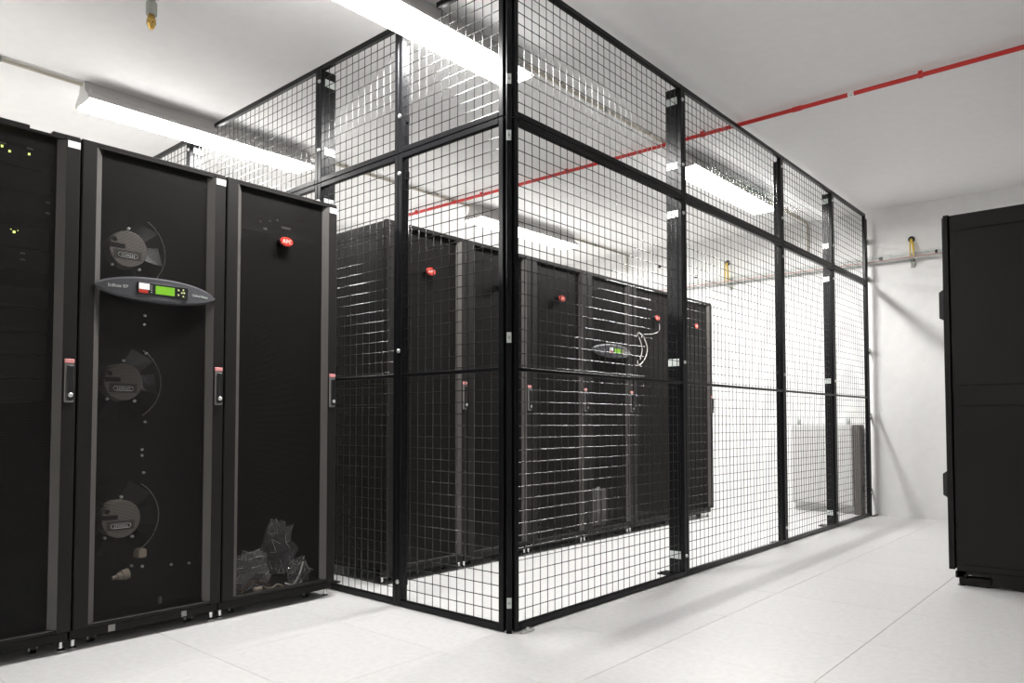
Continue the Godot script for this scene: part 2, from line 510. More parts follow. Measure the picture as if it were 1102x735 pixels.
func cage() -> void:
	var yl := 2.19
	var yu := 2.844
	var xs := [XC + 0.021, 3.862, 5.362, 6.482, XE]
	var zs := [ZC - 0.021, -2.772, -3.452, -5.0, -6.16]
	var nf := [["tall lower mesh panel on the cage's long side, beside its corner post", "upper mesh panel on the cage's long side, beside its corner post"],
		["tall lower mesh panel of the long side, before the cabinet row's far end", "upper mesh panel of the cage's long side that the red pipe crosses above"],
		["tall lower mesh panel of the cage's long side, right after the slim post", "upper mesh panel of the cage's long side, right after the slim post"],
		["tall lower mesh panel at the cage's end against the white wall", "upper mesh panel at the cage's end against the white wall"]]
	for k in 4:
		var w: float = xs[k + 1] - xs[k] - 0.002
		panel(Vector3(xs[k] + 0.001, 0.004, ZC), 0.0, w, yl - 0.006, nf[k][0], 1.100)
		panel(Vector3(xs[k] + 0.001, yl, ZC), 0.0, w, yu - yl, nf[k][1])
	var nl := [["narrow lower mesh panel on the cage's short side, beside its corner post", "upper mesh panel beside the cage's corner, with a bright lamp through it"],
		["narrow lower mesh panel of the cage's short side, next to the standing cabinets", "narrow upper mesh panel of the cage's short side, clear of any lamp"],
		["lower mesh panel of the cage's short side, hidden behind the front cabinets", "wide upper mesh panel above the front cabinets, with a lamp through it"],
		["lower mesh panel at the rear of the cage's short side, behind the cabinets", "rearmost upper mesh panel seen above the cooling cabinet"]]
	for k in 4:
		var w: float = zs[k] - zs[k + 1] - 0.002
		var cut := Vector2.ZERO
		if k == 0: cut = Vector2(-2.505 - zs[0], -2.748 - zs[0]) * -1.0
		if k == 2: cut = Vector2(-4.635 - zs[2], -4.895 - zs[2]) * -1.0
		panel(Vector3(XC, 0.004, zs[k] - 0.001), PI / 2, w, yl - 0.006, nl[k][0], 1.100)
		panel(Vector3(XC, yl, zs[k] - 0.001), PI / 2, w, yu - yl, nl[k][1], 0.0, cut)
	# posts
	deep_post(Vector3(3.862, 0, ZC), 0.0, "deep black cage post with bright clamps, first from the corner on the long side")
	slim_post(Vector3(5.362, 0, ZC), 0.0, "slim black cage post halfway along the long side")
	deep_post(Vector3(6.482, 0, ZC), 0.0, "deep black cage post with bright clamps, closest to the white wall", 2.815, 0.055)
	short_side_post(Vector3(XC, 0, -2.772), 0.026, "slim black cage post on the short side between two narrow panels", 2.755)
	short_side_post(Vector3(XC, 0, -3.452), 0.075, "deep black cage post rising behind the front cabinet end", 2.826)
	short_side_post(Vector3(XC, 0, -5.0), 0.06, "black cage post seen above the cooling cabinet under the lamp", 2.80)
	# corner post, one face turned outwards
	var t := thing("corner_post", "black corner post of the cage with four small pale clips", "post", Vector3(XC, 0, ZC), -PI / 4, "upright posts of the cage")
	var st := mb()
	bx(st, Vector3(0, 1.424, -0.004), Vector3(0.024, 2.84, 0.018), 0.003); obj("tube", st, M.cage, t)
	for y in [0.125, 1.235, 2.10, 2.345]:
		st = mb(); bx(st, Vector3(0, y, 0.0065), Vector3(0.020, 0.044, 0.003), 0.001)
		var c := obj("clip", st, M.zinc, t)
		st = mb(); rod(st, Vector3(0, y, 0.008), Vector3(0, y, 0.011), 0.005, 8); obj("screw", st, M.galvanised, c)
	st = mb(); span(st, Vector3(-0.012, 0.0, -0.012), Vector3(0.012, 0.004, 0.012), 0.001)
	obj("base_plate", st, M.cage, t)
	st = mb(); span(st, Vector3(0.03, 0.0, 0.03), Vector3(0.10, 0.010, 0.055), 0.002)
	rod(st, Vector3(0.07, 0.010, 0.042), Vector3(0.07, 0.018, 0.042), 0.008, 8)
	var fb := obj("floor_bracket", st, M.steel, t)
	fb.rotation.y = PI / 4
	# wall end
	t = thing("end_post", "slim black cage post fixed against the white wall", "post", Vector3(XE + 0.016, 0, ZC), 0.0, "upright posts of the cage")
	st = mb(); span(st, Vector3(-0.013, 0.0, -0.016), Vector3(0.013, 2.80, 0.016), 0.003); obj("tube", st, M.cage, t)
	st = mb(); span(st, Vector3(-0.03, 0.0, 0.0165), Vector3(0.09, 0.008, 0.05), 0.002); obj("base_plate", st, M.cage, t)
	for y in [0.22, 0.93, 1.55, 2.24, 2.60]:
		st = mb(); span(st, Vector3(0.013, y - 0.02, -0.012), Vector3(XW - XE - 0.018, y + 0.02, 0.0), 0.001)
		span(st, Vector3(XW - XE - 0.022, y - 0.03, -0.04), Vector3(XW - XE - 0.0175, y + 0.03, 0.0), 0.001)
		var b := obj("wall_bracket", st, M.galvanised, t)
		st = mb(); lathe(st, Vector3(0, y, 0.016), Vector3.BACK, [Vector2(0, 0.012), Vector2(0.006, 0.010), Vector2(0.010, 0)], 10); obj("bolt", st, M.steel, b)

func short_side_post(at: Vector3, dep: float, label: String, h: float) -> void:
	# stands inside the cage (+x) behind the short side; its clamps face +z
	var t := thing("cage_post", label, "post", at, 0.0, "upright posts of the cage")
	var st := mb()
	span(st, Vector3(0.016, 0.008, -0.02), Vector3(0.016 + dep, h, 0.02), 0.004); obj("tube", st, M.cage, t)
	st = mb(); span(st, Vector3(0.0145, 0.0, -0.04), Vector3(0.05 + dep, 0.008, 0.05), 0.002); obj("base_plate", st, M.cage, t)
	for y in CLAMPS:
		if y > h - 0.03: continue
		st = mb(); span(st, Vector3(0.0138, y - 0.021, 0.02), Vector3(0.016 + dep * 0.9, y + 0.021, 0.0245), 0.001)
		var c := obj("clamp", st, M.cage if dep < 0.05 else M.zinc, t)
		st = mb(); lathe(st, Vector3(-0.0136, y, 0.012), Vector3.LEFT, [Vector2(0, 0.011), Vector2(0.005, 0.010), Vector2(0.009, 0.006), Vector2(0.010, 0)], 12)
		obj("bolt", st, M.steel, c)

# ---------------------------------------------------------------- cabinets
func cabinet(called: String, label: String, at: Vector3, w: float, opts := {}) -> Node3D:
	# local z = 0 is the face of the door, local x = 0 the middle
	var H: float = opts.get("h", 1.991)
	var D := 1.07
	var t := thing(called, label, "cabinet", at, opts.get("turn", 0.0), opts.get("group", ""))
	var g := w / 2 - 0.002
	var st := mb()
	# carcass: corner uprights, back, bottom, inside flanks
	for s in [-1.0, 1.0]:
		span(st, Vector3(s * g, 0.045, -0.085), Vector3(s * (g - 0.035), H - 0.016, -0.038), 0.003)
		span(st, Vector3(s * (g - 0.004), 0.08, -D), Vector3(s * (g - 0.007), H - 0.02, -0.06))
	span(st, Vector3(-g, 0.08, -D), Vector3(g, H - 0.016, -D + 0.01))
	span(st, Vector3(-g, 0.062, -D), Vector3(g, 0.080, -0.038), 0.002)
	obj("carcass", st, M.paint, t)
	st = mb()
	span(st, Vector3(-g, 0.040, -0.075), Vector3(g, 0.078, -0.030), 0.004)
	obj("plinth", st, M.paint, t)
	# roof with a raised front rim
	st = mb()
	span(st, Vector3(-g, H - 0.016, -D), Vector3(g, H - 0.006, -0.036), 0.002)
	obj("roof", st, M.paint, t)
	var rims: Array = opts.get("rim", [[-g, g]])
	for r in rims:
		st = mb(); span(st, Vector3(r[0], H - 0.014, -0.035), Vector3(r[1], H, -0.006), 0.003); obj("roof_rim", st, M.paint, t)
	# side panels, split in two with a strip between
	for s in [-1.0, 1.0]:
		if not opts.get("side_%s" % ("left" if s < 0 else "right"), false): continue
		for q in [[0.085, 0.113], [0.117, 0.961], [0.966, 1.071], [1.076, 1.915], [1.919, H - 0.006]]:
			st = mb(); span(st, Vector3(s * (g - 0.006), q[0], -D + 0.005), Vector3(s * (g + 0.001), q[1], -0.052), 0.002)
			obj("side_panel", st, M.paint, t)
	# door: two bevelled stiles, two rails, perforated sheet set back
	var y0 := 0.083
	var y1 := H - 0.013
	var e := g - 0.001
	var set_back := -0.022
	st = mb()
	prism(st, [Vector2(-0.004, -e), Vector2(0.0, -e + 0.004), Vector2(0.0, -e + 0.053), Vector2(-0.028, -e + 0.053), Vector2(-0.028, -e)], 1, y0, y1)
	prism(st, [Vector2(-0.004, e), Vector2(0.0, e - 0.004), Vector2(0.0, e - 0.05), Vector2(-0.028, e - 0.05), Vector2(-0.028, e)], 1, y0, y1)
	span(st, Vector3(-e + 0.053, y0, -0.028), Vector3(e - 0.05, y0 + 0.014, -0.004), 0.002)
	span(st, Vector3(-e + 0.053, y1 - 0.010, -0.028), Vector3(e - 0.05, y1, -0.004), 0.002)
	var door := obj("door", st, M.paint, t)
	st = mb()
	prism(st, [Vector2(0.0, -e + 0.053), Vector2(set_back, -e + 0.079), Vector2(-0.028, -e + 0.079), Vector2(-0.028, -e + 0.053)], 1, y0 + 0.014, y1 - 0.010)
	obj("bevel_strip", st, M.bevel_grey, door)
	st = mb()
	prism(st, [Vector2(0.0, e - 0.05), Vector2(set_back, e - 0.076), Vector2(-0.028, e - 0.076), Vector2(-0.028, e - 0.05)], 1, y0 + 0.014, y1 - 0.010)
	obj("bevel_strip", st, M.bevel_grey, door)
	# perforated sheet: 6 mm rows
	st = mb()
	var a := Vector2(-e + 0.078, y0 + 0.013)
	var b := Vector2(e - 0.075, y1 - 0.009)
	var cs := [a, Vector2(b.x, a.y), b, Vector2(a.x, b.y)]
	for k in [0, 2, 1, 0, 3, 2]:
		st.set_normal(Vector3.BACK)
		st.set_uv(Vector2(cs[k].x / 0.006, cs[k].y / 0.01039))
		st.add_vertex(Vector3(cs[k].x, cs[k].y, set_back - 0.001))
	obj("perforated_sheet", st, M.perforated, door)
	# handle on the right stile
	if opts.get("handle", true):
		var hx := e - 0.026
		st = mb(); span(st, Vector3(hx - 0.017, 0.955, 0.0), Vector3(hx + 0.017, 1.105, 0.007), 0.003); var hp := obj("handle_plate", st, M.handle_grey, door)
		hp.set_meta("label", "grey swing handle plate")
		st = mb()
		span(st, Vector3(hx - 0.011, 0.962, 0.007), Vector3(hx + 0.013, 1.098, 0.020), 0.005); obj("handle", st, M.black, door)
		st = mb(); span(st, Vector3(hx - 0.017, 1.105, 0.0), Vector3(hx + 0.017, 1.122, 0.008), 0.002); var rt := obj("handle_tag", st, M.handle_red, door)
		rt.set_meta("label", "red tag above the handle")
		st = mb(); lathe(st, Vector3(hx, 0.983, 0.019), Vector3.BACK, [Vector2(0, 0.0085), Vector2(0.003, 0.0085), Vector2(0.004, 0.007), Vector2(0.004, 0)], 14); obj("lock", st, M.steel, door)
	if opts.get("sticker", true):
		st = mb(); span(st, Vector3(e - 0.046, y1 - 0.036, 0.0), Vector3(e - 0.002, y1 - 0.010, 0.001)); var sk := obj("sticker", st, M.white, door)
		sk.set_meta("label", "blank white sticker on the door's top corner")
	if opts.get("badge", false): badge(door)
	# feet and casters
	for s in [-1.0, 1.0]:
		for z in [-0.055, -D + 0.06]:
			st = mb()
			lathe(st, Vector3(s * (g - 0.019), 0.0, z), Vector3.UP, [Vector2(0, 0), Vector2(0, 0.017), Vector2(0.006, 0.017), Vector2(0.012, 0.008), Vector2(0.045, 0.008)], 12)
			obj("levelling_foot", st, opts.get("feet", M.chrome), t)
			var cx: float = s * (g - 0.10)
			var cz: float = z - 0.05 if z > -0.3 else z + 0.05
			st = mb(); rod(st, Vector3(cx - 0.010, 0.021, cz), Vector3(cx + 0.010, 0.021, cz), 0.021, 14); var cw := obj("caster", st, M.black, t)
			st = mb(); span(st, Vector3(cx - 0.015, 0.012, cz - 0.008), Vector3(cx - 0.011, 0.060, cz + 0.012)); span(st, Vector3(cx + 0.011, 0.012, cz - 0.008), Vector3(cx + 0.015, 0.060, cz + 0.012)); obj("fork", st, M.steel, cw)
	return t

func badge(door: Node) -> void:
	# oval red maker's badge standing on a black stub
	var st := mb()
	var y := 1.744
	var fr := []
	for k in 24:
		var an := TAU * k / 24.0
		fr.append(Vector2(cos(an), sin(an)))
	var back := []
	var front := []
	for q in fr:
		back.append(Vector3(q.x * 0.034, y + q.y * 0.021, -0.022))
		front.append(Vector3(q.x * 0.036, y + q.y * 0.023, 0.010))
	for k in 24:
		var j := (k + 1) % 24
		poly(st, [back[k], back[j], front[j], front[k]], Vector3(0, y, 0))
	var o := obj("badge", st, M.black, door)
	o.set_meta("label", "oval red badge with pale letters")
	st = mb()
	var top := []
	for q in fr: top.append(Vector3(q.x * 0.032, y + 0.001 + q.y * 0.020, 0.015))
	for k in 24:
		var j := (k + 1) % 24
		poly(st, [front[k], front[j], top[j], top[k]], Vector3(0, y, -0.05))
	poly(st, top, Vector3(0, y, -0.05))
	obj("badge_face", st, M.badge_red, door)
	lettering("APC", 0.020, M.badge_pale, door, Vector3(0.0, y, 0.0155), Vector3.ZERO, "badge_lettering", true)

func display_bar(t: Node3D, y: float, half: float) -> void:
	# lens-shaped control bar bowed out over the door
	var st := mb()
	var n := 28
	var rings := []
	for k in n + 1:
		var u := -1.0 + 2.0 * k / n
		var hh: float = 0.047 * pow(max(1.0 - pow(abs(u), 2.2), 0.0), 0.62) + 0.003
		var out: float = 0.010 + 0.040 * (1.0 - u * u)
		var x := u * half
		rings.append([Vector3(x, y - hh, 0.001), Vector3(x, y - hh, out - 0.010), Vector3(x, y - hh + min(0.008, hh * 0.6), out), Vector3(x, y + hh - min(0.008, hh * 0.6), out), Vector3(x, y + hh, out - 0.010), Vector3(x, y + hh, 0.001)])
	for k in n:
		for i in 5:
			var p := [rings[k][i], rings[k][i + 1], rings[k + 1][i + 1], rings[k + 1][i]]
			poly(st, [p[0], p[1], p[2]], Vector3(p[0].x, y, -0.05))
			poly(st, [p[0], p[2], p[3]], Vector3(p[0].x, y, -0.05))
	for k in [0, n]: poly(st, [rings[k][0], rings[k][2], rings[k][3], rings[k][5]], Vector3(0, y, 0))
	var d := obj("control_display", st, M.grey_plastic, t)
	d.set_meta("label", "grey lens-shaped control bar with green screen")
	st = mb(); span(st, Vector3(-0.100, y - 0.026, 0.040), Vector3(0.106, y + 0.026, 0.0515), 0.002); obj("window", st, M.black, d)
	st = mb(); span(st, Vector3(-0.030, y - 0.017, 0.050), Vector3(0.048, y + 0.017, 0.0525)); obj("screen", st, M.lcd, d)
	st = mb(); span(st, Vector3(-0.096, y - 0.004, 0.050), Vector3(-0.054, y + 0.021, 0.0525)); obj("logo_top", st, M.white, d)
	st = mb(); span(st, Vector3(-0.096, y - 0.019, 0.050), Vector3(-0.060, y - 0.005, 0.0525)); obj("logo_bottom", st, M.badge_red, d)
	for q in [[0.064, 0.010], [0.064, -0.010], [0.084, 0.013], [0.078, 0.0], [0.088, 0.001], [0.084, -0.014]]:
		st = mb(); bx(st, Vector3(q[0], y + q[1], 0.0525), Vector3(0.007, 0.007, 0.003), 0.001); obj("key", st, M.keys, d)
	for k in 4:
		st = mb(); bx(st, Vector3(-0.046, y + 0.014 - k * 0.009, 0.0515), Vector3(0.004, 0.003, 0.002)); obj("indicator", st, M.zinc, d)
	lettering("InRow RP", 0.013, M.zinc, d, Vector3(-0.168, y, 0.0325), Vector3(0, -0.20, 0))
	lettering("Chilled Water", 0.010, M.zinc, d, Vector3(0.166, y - 0.002, 0.0335), Vector3(0, 0.20, 0))

func fans(t: Node3D) -> void:
	# three axial fans behind the door: hub plate with print, blades, wire rim
	for y in [1.607, 1.047, 0.478]:
		var cx := -0.078 if y > 1.5 else -0.087
		var st := mb()
		lathe(st, Vector3(cx, y, -0.17), Vector3.BACK, [Vector2(0, 0), Vector2(0, 0.078), Vector2(0.060, 0.078), Vector2(0.066, 0.074), Vector2(0.066, 0)], 32)
		var hub := obj("fan", st, M.fan_label, t)
		hub.set_meta("label", "round grey fan hub with printed plate behind the sheet")
		var z := -0.1035
		st = mb(); span(st, Vector3(cx - 0.058, y - 0.045, z - 0.003), Vector3(cx + 0.052, y - 0.006, z + 0.0006)); obj("print", st, M.fan_print, hub)
		st = mb(); span(st, Vector3(cx - 0.074, y + 0.000, z - 0.003), Vector3(cx - 0.014, y + 0.018, z + 0.0010)); obj("print", st, M.black, hub)
		st = mb(); lathe(st, Vector3(cx - 0.056, y + 0.034, z - 0.003), Vector3.BACK, [Vector2(0, 0.010), Vector2(0.004, 0.010), Vector2(0.004, 0)], 14); obj("hole", st, M.black, hub)
		# pill-shaped outline with short bars in it
		st = mb()
		var pill := []
		for k in 20:
			var an := TAU * k / 20.0
			pill.append(Vector3(cx - 0.002 + cos(an) * 0.009 + (0.030 if cos(an) > 0 else -0.030), y - 0.027 + sin(an) * 0.009, z + 0.0015))
		hose(st, pill, 0.0016, 5, true)
		for k in 7: bx(st, Vector3(cx - 0.026 + k * 0.008, y - 0.027, z + 0.0012), Vector3(0.0035, 0.010, 0.0014))
		obj("maker_mark", st, M.white, hub)
		st = mb()
		var ring := []
		for k in 25: ring.append(Vector3(cx + cos((k - 12) / 12.0) * 0.165, y + sin((k - 12) / 12.0) * 0.165, -0.135))
		hose(st, ring, 0.0022, 6)
		obj("rim", st, M.ring, hub)
		st = mb()
		for k in 7:
			var an := TAU * k / 7.0
			var u := Vector3(cos(an), sin(an), 0)
			var v := Vector3(-sin(an), cos(an), 0)
			var c := Vector3(cx, y, -0.16)
			poly(st, [c + u * 0.075 - v * 0.03 + Vector3(0, 0, 0.02), c + u * 0.158 - v * 0.045 + Vector3(0, 0, 0.015), c + u * 0.158 + v * 0.045 + Vector3(0, 0, -0.03), c + u * 0.075 + v * 0.03 + Vector3(0, 0, -0.03)], c + Vector3(0, 0, -1))
		obj("blades", st, M.black, hub)
		for q in [[0.004, 0.090], [-0.058, -0.072], [0.050, -0.078]]:
			st = mb(); lathe(st, Vector3(cx + q[0], y + q[1], -0.125), Vector3.BACK, [Vector2(0, 0.006), Vector2(0.012, 0.006), Vector2(0.014, 0)], 8); obj("screw", st, M.white, hub)
	var st2 := mb()
	span(st2, Vector3(-0.285, 0.09, -0.20), Vector3(0.285, 1.96, -0.19)); obj("fan_plate", st2, M.paint, t)
	st2 = mb(); bx(st2, Vector3(0.013, 0.32, -0.16), Vector3(0.034, 0.036, 0.06), 0.004); obj("terminal_box", st2, M.tan, t)
	st2 = mb()
	lathe(st2, Vector3(-0.105, 0.232, -0.14), Vector3(1, 0.18, 0).normalized(), [Vector2(0, 0), Vector2(0, 0.009), Vector2(0.022, 0.009), Vector2(0.022, 0.016), Vector2(0.040, 0.016), Vector2(0.040, 0.022), Vector2(0.066, 0.022), Vector2(0.066, 0)], 12)
	obj("valve", st2, M.tan, t)
	st2 = mb(); bx(st2, Vector3(0.092, 0.108, -0.14), Vector3(0.014, 0.03, 0.014), 0.003); obj("plug", st2, M.box_grey, t)
	st2 = mb(); bx(st2, Vector3(-0.145, 0.058, -0.031 + 0.002), Vector3(0.026, 0.026, 0.003)); obj("plinth_label", st2, M.box_grey, t)
	st2 = mb(); bx(st2, Vector3(0.146, 0.058, -0.031 + 0.002), Vector3(0.022, 0.024, 0.003)); obj("plinth_label", st2, M.box_grey, t)
	for q in [[0.028, 1.345], [0.026, 1.305], [0.036, 1.180], [0.036, 0.880], [0.026, 0.760], [0.026, 0.735], [0.034, 0.660], [-0.01, 0.265], [0.035, 0.255], [0.16, 0.245], [0.24, 0.240]]:
		st2 = mb(); lathe(st2, Vector3(q[0], q[1], -0.19), Vector3.BACK, [Vector2(0, 0.006), Vector2(0.006, 0.006), Vector2(0.009, 0)], 8); obj("fixing", st2, M.white, t)

func cabinets() -> void:
	# front row
	var b := [0.445, 1.045, 1.643, 2.243]
	cabinet("server_cabinet", "black server cabinet with lit equipment left of the cooling cabinet", Vector3((b[0] + b[1]) / 2, 0, ZF), b[1] - b[0], {"rim": [[-0.298, 0.125], [0.200, 0.298]], "group": "tall black cabinets"})
	var cu := cabinet("cooling_cabinet", "black cooling cabinet with large green-lit display bar and three fans behind its door", Vector3((b[1] + b[2]) / 2, 0, ZF), b[2] - b[1], {"group": "tall black cabinets"})
	display_bar(cu, 1.423, 0.247)
	fans(cu)
	cabinet("server_cabinet", "black server cabinet with plastic bags at the bottom, against the cage's short side", Vector3((b[2] + b[3]) / 2, 0, ZF), b[3] - b[2], {"badge": true, "side_right": true, "group": "tall black cabinets"})
	# row inside the cage
	var c := [2.565, 3.192, 3.800, 4.440, 5.062, 5.800, 6.455]
	var ln := ["black server cabinet inside the cage, first of the row, its side showing through the mesh",
		"black server cabinet inside the cage, second of the row",
		"black server cabinet inside the cage, third of the row, left of the small display",
		"black cooling cabinet inside the cage with a small green display bar",
		"wide black server cabinet inside the cage with a white cable loop on its door",
		"black server cabinet inside the cage, last of the row, beside the bare white wall"]
	for k in 6:
		var o := cabinet("cooling_cabinet" if k == 3 else "server_cabinet", ln[k], Vector3((c[k] + c[k + 1]) / 2, 0, ZF), c[k + 1] - c[k], {"badge": k != 3, "side_left": k == 0, "side_right": k == 5, "sticker": false, "group": "tall black cabinets"})
		if k == 3: display_bar(o, 1.418, 0.262)
	# cabinet by the open floor, turned to face the cage
	var r := cabinet("server_cabinet", "black cabinet with plain side panels standing alone near the far wall, outside the cage", Vector3(4.90, 0, -0.881), 0.60, {"turn": PI, "side_right": true, "side_left": true, "h": 2.012, "badge": true, "sticker": false, "group": "tall black cabinets", "handle": false, "feet": M.black})
	for q in [[1.435, 1.604], [0.468, 0.61]]:
		var st := mb()
		prism(st, [Vector2(0.0, q[0]), Vector2(0.020, q[0] + 0.012), Vector2(0.020, q[1] - 0.015), Vector2(0.0, q[1])].map(func(v): return Vector2(v.y, v.x)), 0, 0.250, 0.292)
		obj("latch", st, M.black, r)
	var bs := mb()
	span(bs, Vector3(0.21, 0.004, -0.19), Vector3(0.292, 0.045, -0.045), 0.006)
	obj("base_block", bs, M.paint, r)
	bs = mb()
	span(bs, Vector3(0.286, 0.016, -1.06), Vector3(0.297, 0.083, -0.20), 0.002)
	obj("skirt", bs, M.paint, r)

func contents() -> void:
	# servers in the first cabinet
	var st: SurfaceTool
	var ys := [1.875, 1.78, 1.685, 1.555, 1.465, 1.32, 1.23, 1.14, 1.05, 0.96]
	var what := ["top server in the leftmost cabinet, with yellow lights", "second server from the top in the leftmost cabinet", "third server from the top in the leftmost cabinet", "fourth server from the top in the leftmost cabinet, with a yellow light", "fifth server from the top in the leftmost cabinet, with three pale labels",
		"sixth server from the top in the leftmost cabinet", "seventh server from the top in the leftmost cabinet", "eighth server from the top in the leftmost cabinet", "ninth server from the top in the leftmost cabinet", "lowest server in the leftmost cabinet"]
	for k in ys.size():
		var t := thing("server", "black " + what[k], "server", Vector3(0.745, ys[k], -3.30), 0.0, "servers in the leftmost cabinet")
		st = mb(); span(st, Vector3(-0.215, 0.0, -0.70), Vector3(0.215, 0.084, -0.01), 0.002); obj("case", st, M.server_black, t)
		st = mb(); span(st, Vector3(-0.24, 0.002, -0.01), Vector3(0.24, 0.082, 0.002), 0.003); var fc := obj("front", st, M.server_black, t)
		for j in 6:
			st = mb(); span(st, Vector3(-0.20 + j * 0.062, 0.010, 0.002), Vector3(-0.145 + j * 0.062, 0.030, 0.006), 0.001); obj("drive_bay", st, M.server_black, fc)
		if k == 0:
			for q in [[0.073, 0.056], [0.098, 0.044], [0.163, 0.050]]:
				st = mb(); bx(st, Vector3(q[0], q[1], 0.005), Vector3(0.008, 0.009, 0.004), 0.001); obj("light", st, M.led, fc)
			for q in [[0.075, 0.070], [0.166, 0.072]]:
				st = mb(); bx(st, Vector3(q[0], q[1], 0.003), Vector3(0.022, 0.005, 0.002)); obj("label_strip", st, M.box_grey, fc)
		if k == 3:
			for q in [[0.119, 0.055], [0.108, 0.064], [0.132, 0.062]]:
				st = mb(); bx(st, Vector3(q[0], q[1], 0.005), Vector3(0.008, 0.008, 0.004) * (1.0 if q[0] == 0.119 else 0.5), 0.001); obj("light", st, M.led, fc)
		if k == 4:
			for j in 3:
				st = mb(); bx(st, Vector3(0.15, 0.018 + j * 0.025, 0.003), Vector3(0.016, 0.006, 0.002)); obj("label_strip", st, M.box_grey, fc)
		if k == 2:
			for j in 2:
				st = mb(); bx(st, Vector3(0.232, 0.022 + j * 0.042, 0.003), Vector3(0.014, 0.006, 0.002)); obj("label_strip", st, M.box_grey, fc)
	# white-lit scraps at the top of the badge cabinet
	var pt := thing("patch_panel", "dark patch panel with bright tags at the top of the badged front cabinet", "patch panel", Vector3(1.943, 1.80, -3.26))
	st = mb(); span(st, Vector3(-0.24, 0.0, -0.06), Vector3(0.24, 0.088, 0.0), 0.002); obj("case", st, M.server_black, pt)
	for q in [[0.070, 0.045, 0.050], [-0.02, 0.062, 0.014], [-0.045, 0.020, 0.02], [0.02, 0.075, 0.012], [-0.07, 0.05, 0.012]]:
		st = mb(); bx(st, Vector3(q[0], q[1], 0.004), Vector3(q[2], 0.010, 0.006), 0.001); obj("tag", st, M.white if q[2] > 0.03 else M.box_grey, pt)
	# plastic bags
	bag("crumpled clear plastic bag behind the door, the upper one of the heap", Vector3(2.085, 0.225, -3.41), Vector3(0.105, 0.155, 0.045), 3)
	bag("crumpled clear plastic bag with cables, lying left in the heap behind the door", Vector3(1.865, 0.160, -3.30), Vector3(0.122, 0.10, 0.05), 5)
	bag("clear plastic bag slumped at the right of the heap behind the door", Vector3(2.10, 0.135, -3.25), Vector3(0.078, 0.07, 0.021), 9)
	var cords := [[[1.78, 0.090, -3.222], [1.83, 0.13, -3.218], [1.88, 0.12, -3.216], [1.93, 0.095, -3.222]], [[1.885, 0.10, -3.20], [1.92, 0.092, -3.195], [1.95, 0.105, -3.195], [1.985, 0.088, -3.20]], [[2.00, 0.10, -3.212], [2.04, 0.088, -3.206], [2.07, 0.12, -3.206], [2.10, 0.19, -3.208]]]
	var cm := [M.brown, M.tan, M.cable_white]
	var cl := ["brown cord on the cabinet floor beside the plastic bags", "tan cord lying along the cabinet floor under the bags", "white cord climbing in front of the plastic bags"]
	for k in 3:
		st = mb()
		var pts := []
		for p in cords[k]: pts.append(Vector3(p[0], p[1], p[2]))
		hose(st, curve(pts), 0.005, 6)
		tag(obj("cord", st, cm[k]), cl[k], "cord", "cords among the plastic bags")
	st = mb()
	bx(st, Vector3(1.845, 0.097, -3.192), Vector3(0.045, 0.028, 0.022), 0.006)
	tag(obj("plug", st, M.tan), "small tan plug among the bags behind the door", "plug")
	# grey box behind the inner cooling cabinet's door
	var bt := thing("power_module", "grey upright module behind the inner cooling cabinet's door, near the floor", "module", Vector3(4.755, 0.081, -3.27))
	st = mb(); span(st, Vector3(-0.115, 0, -0.10), Vector3(0.115, 0.275, 0.0), 0.004); obj("case", st, M.box_grey, bt)
	for x in [-0.04, 0.035]:
		st = mb(); span(st, Vector3(x - 0.004, 0.01, 0.0), Vector3(x + 0.004, 0.265, 0.003)); obj("seam_strip", st, M.fan_print, bt)
	st = mb(); bx(st, Vector3(0.02, 0.285, -0.02), Vector3(0.02, 0.02, 0.02), 0.003); obj("knob", st, M.white, bt)
	# loop of cable hung on the wide cabinet
	st = mb()
	var lp := [Vector3(5.125, 1.60, -3.136), Vector3(5.20, 1.57, -3.135), Vector3(5.255, 1.48, -3.13), Vector3(5.215, 1.39, -3.13), Vector3(5.14, 1.335, -3.14), Vector3(5.118, 1.37, -3.14)]
	hose(st, curve(lp, 8), 0.0032, 7)
	hose(st, curve([Vector3(5.118, 1.59, -3.14), Vector3(5.16, 1.52, -3.133), Vector3(5.18, 1.46, -3.133), Vector3(5.15, 1.38, -3.134)], 8), 0.0026, 7)
	hose(st, curve([Vector3(5.20, 1.59, -3.136), Vector3(5.35, 1.605, -3.138), Vector3(5.46, 1.64, -3.14), Vector3(5.47, 1.70, -3.14)], 8), 0.0018, 6)
	tag(obj("cable_loop", st, M.cable_white), "loop of thin white cable hanging on the wide cabinet inside the cage", "cable")

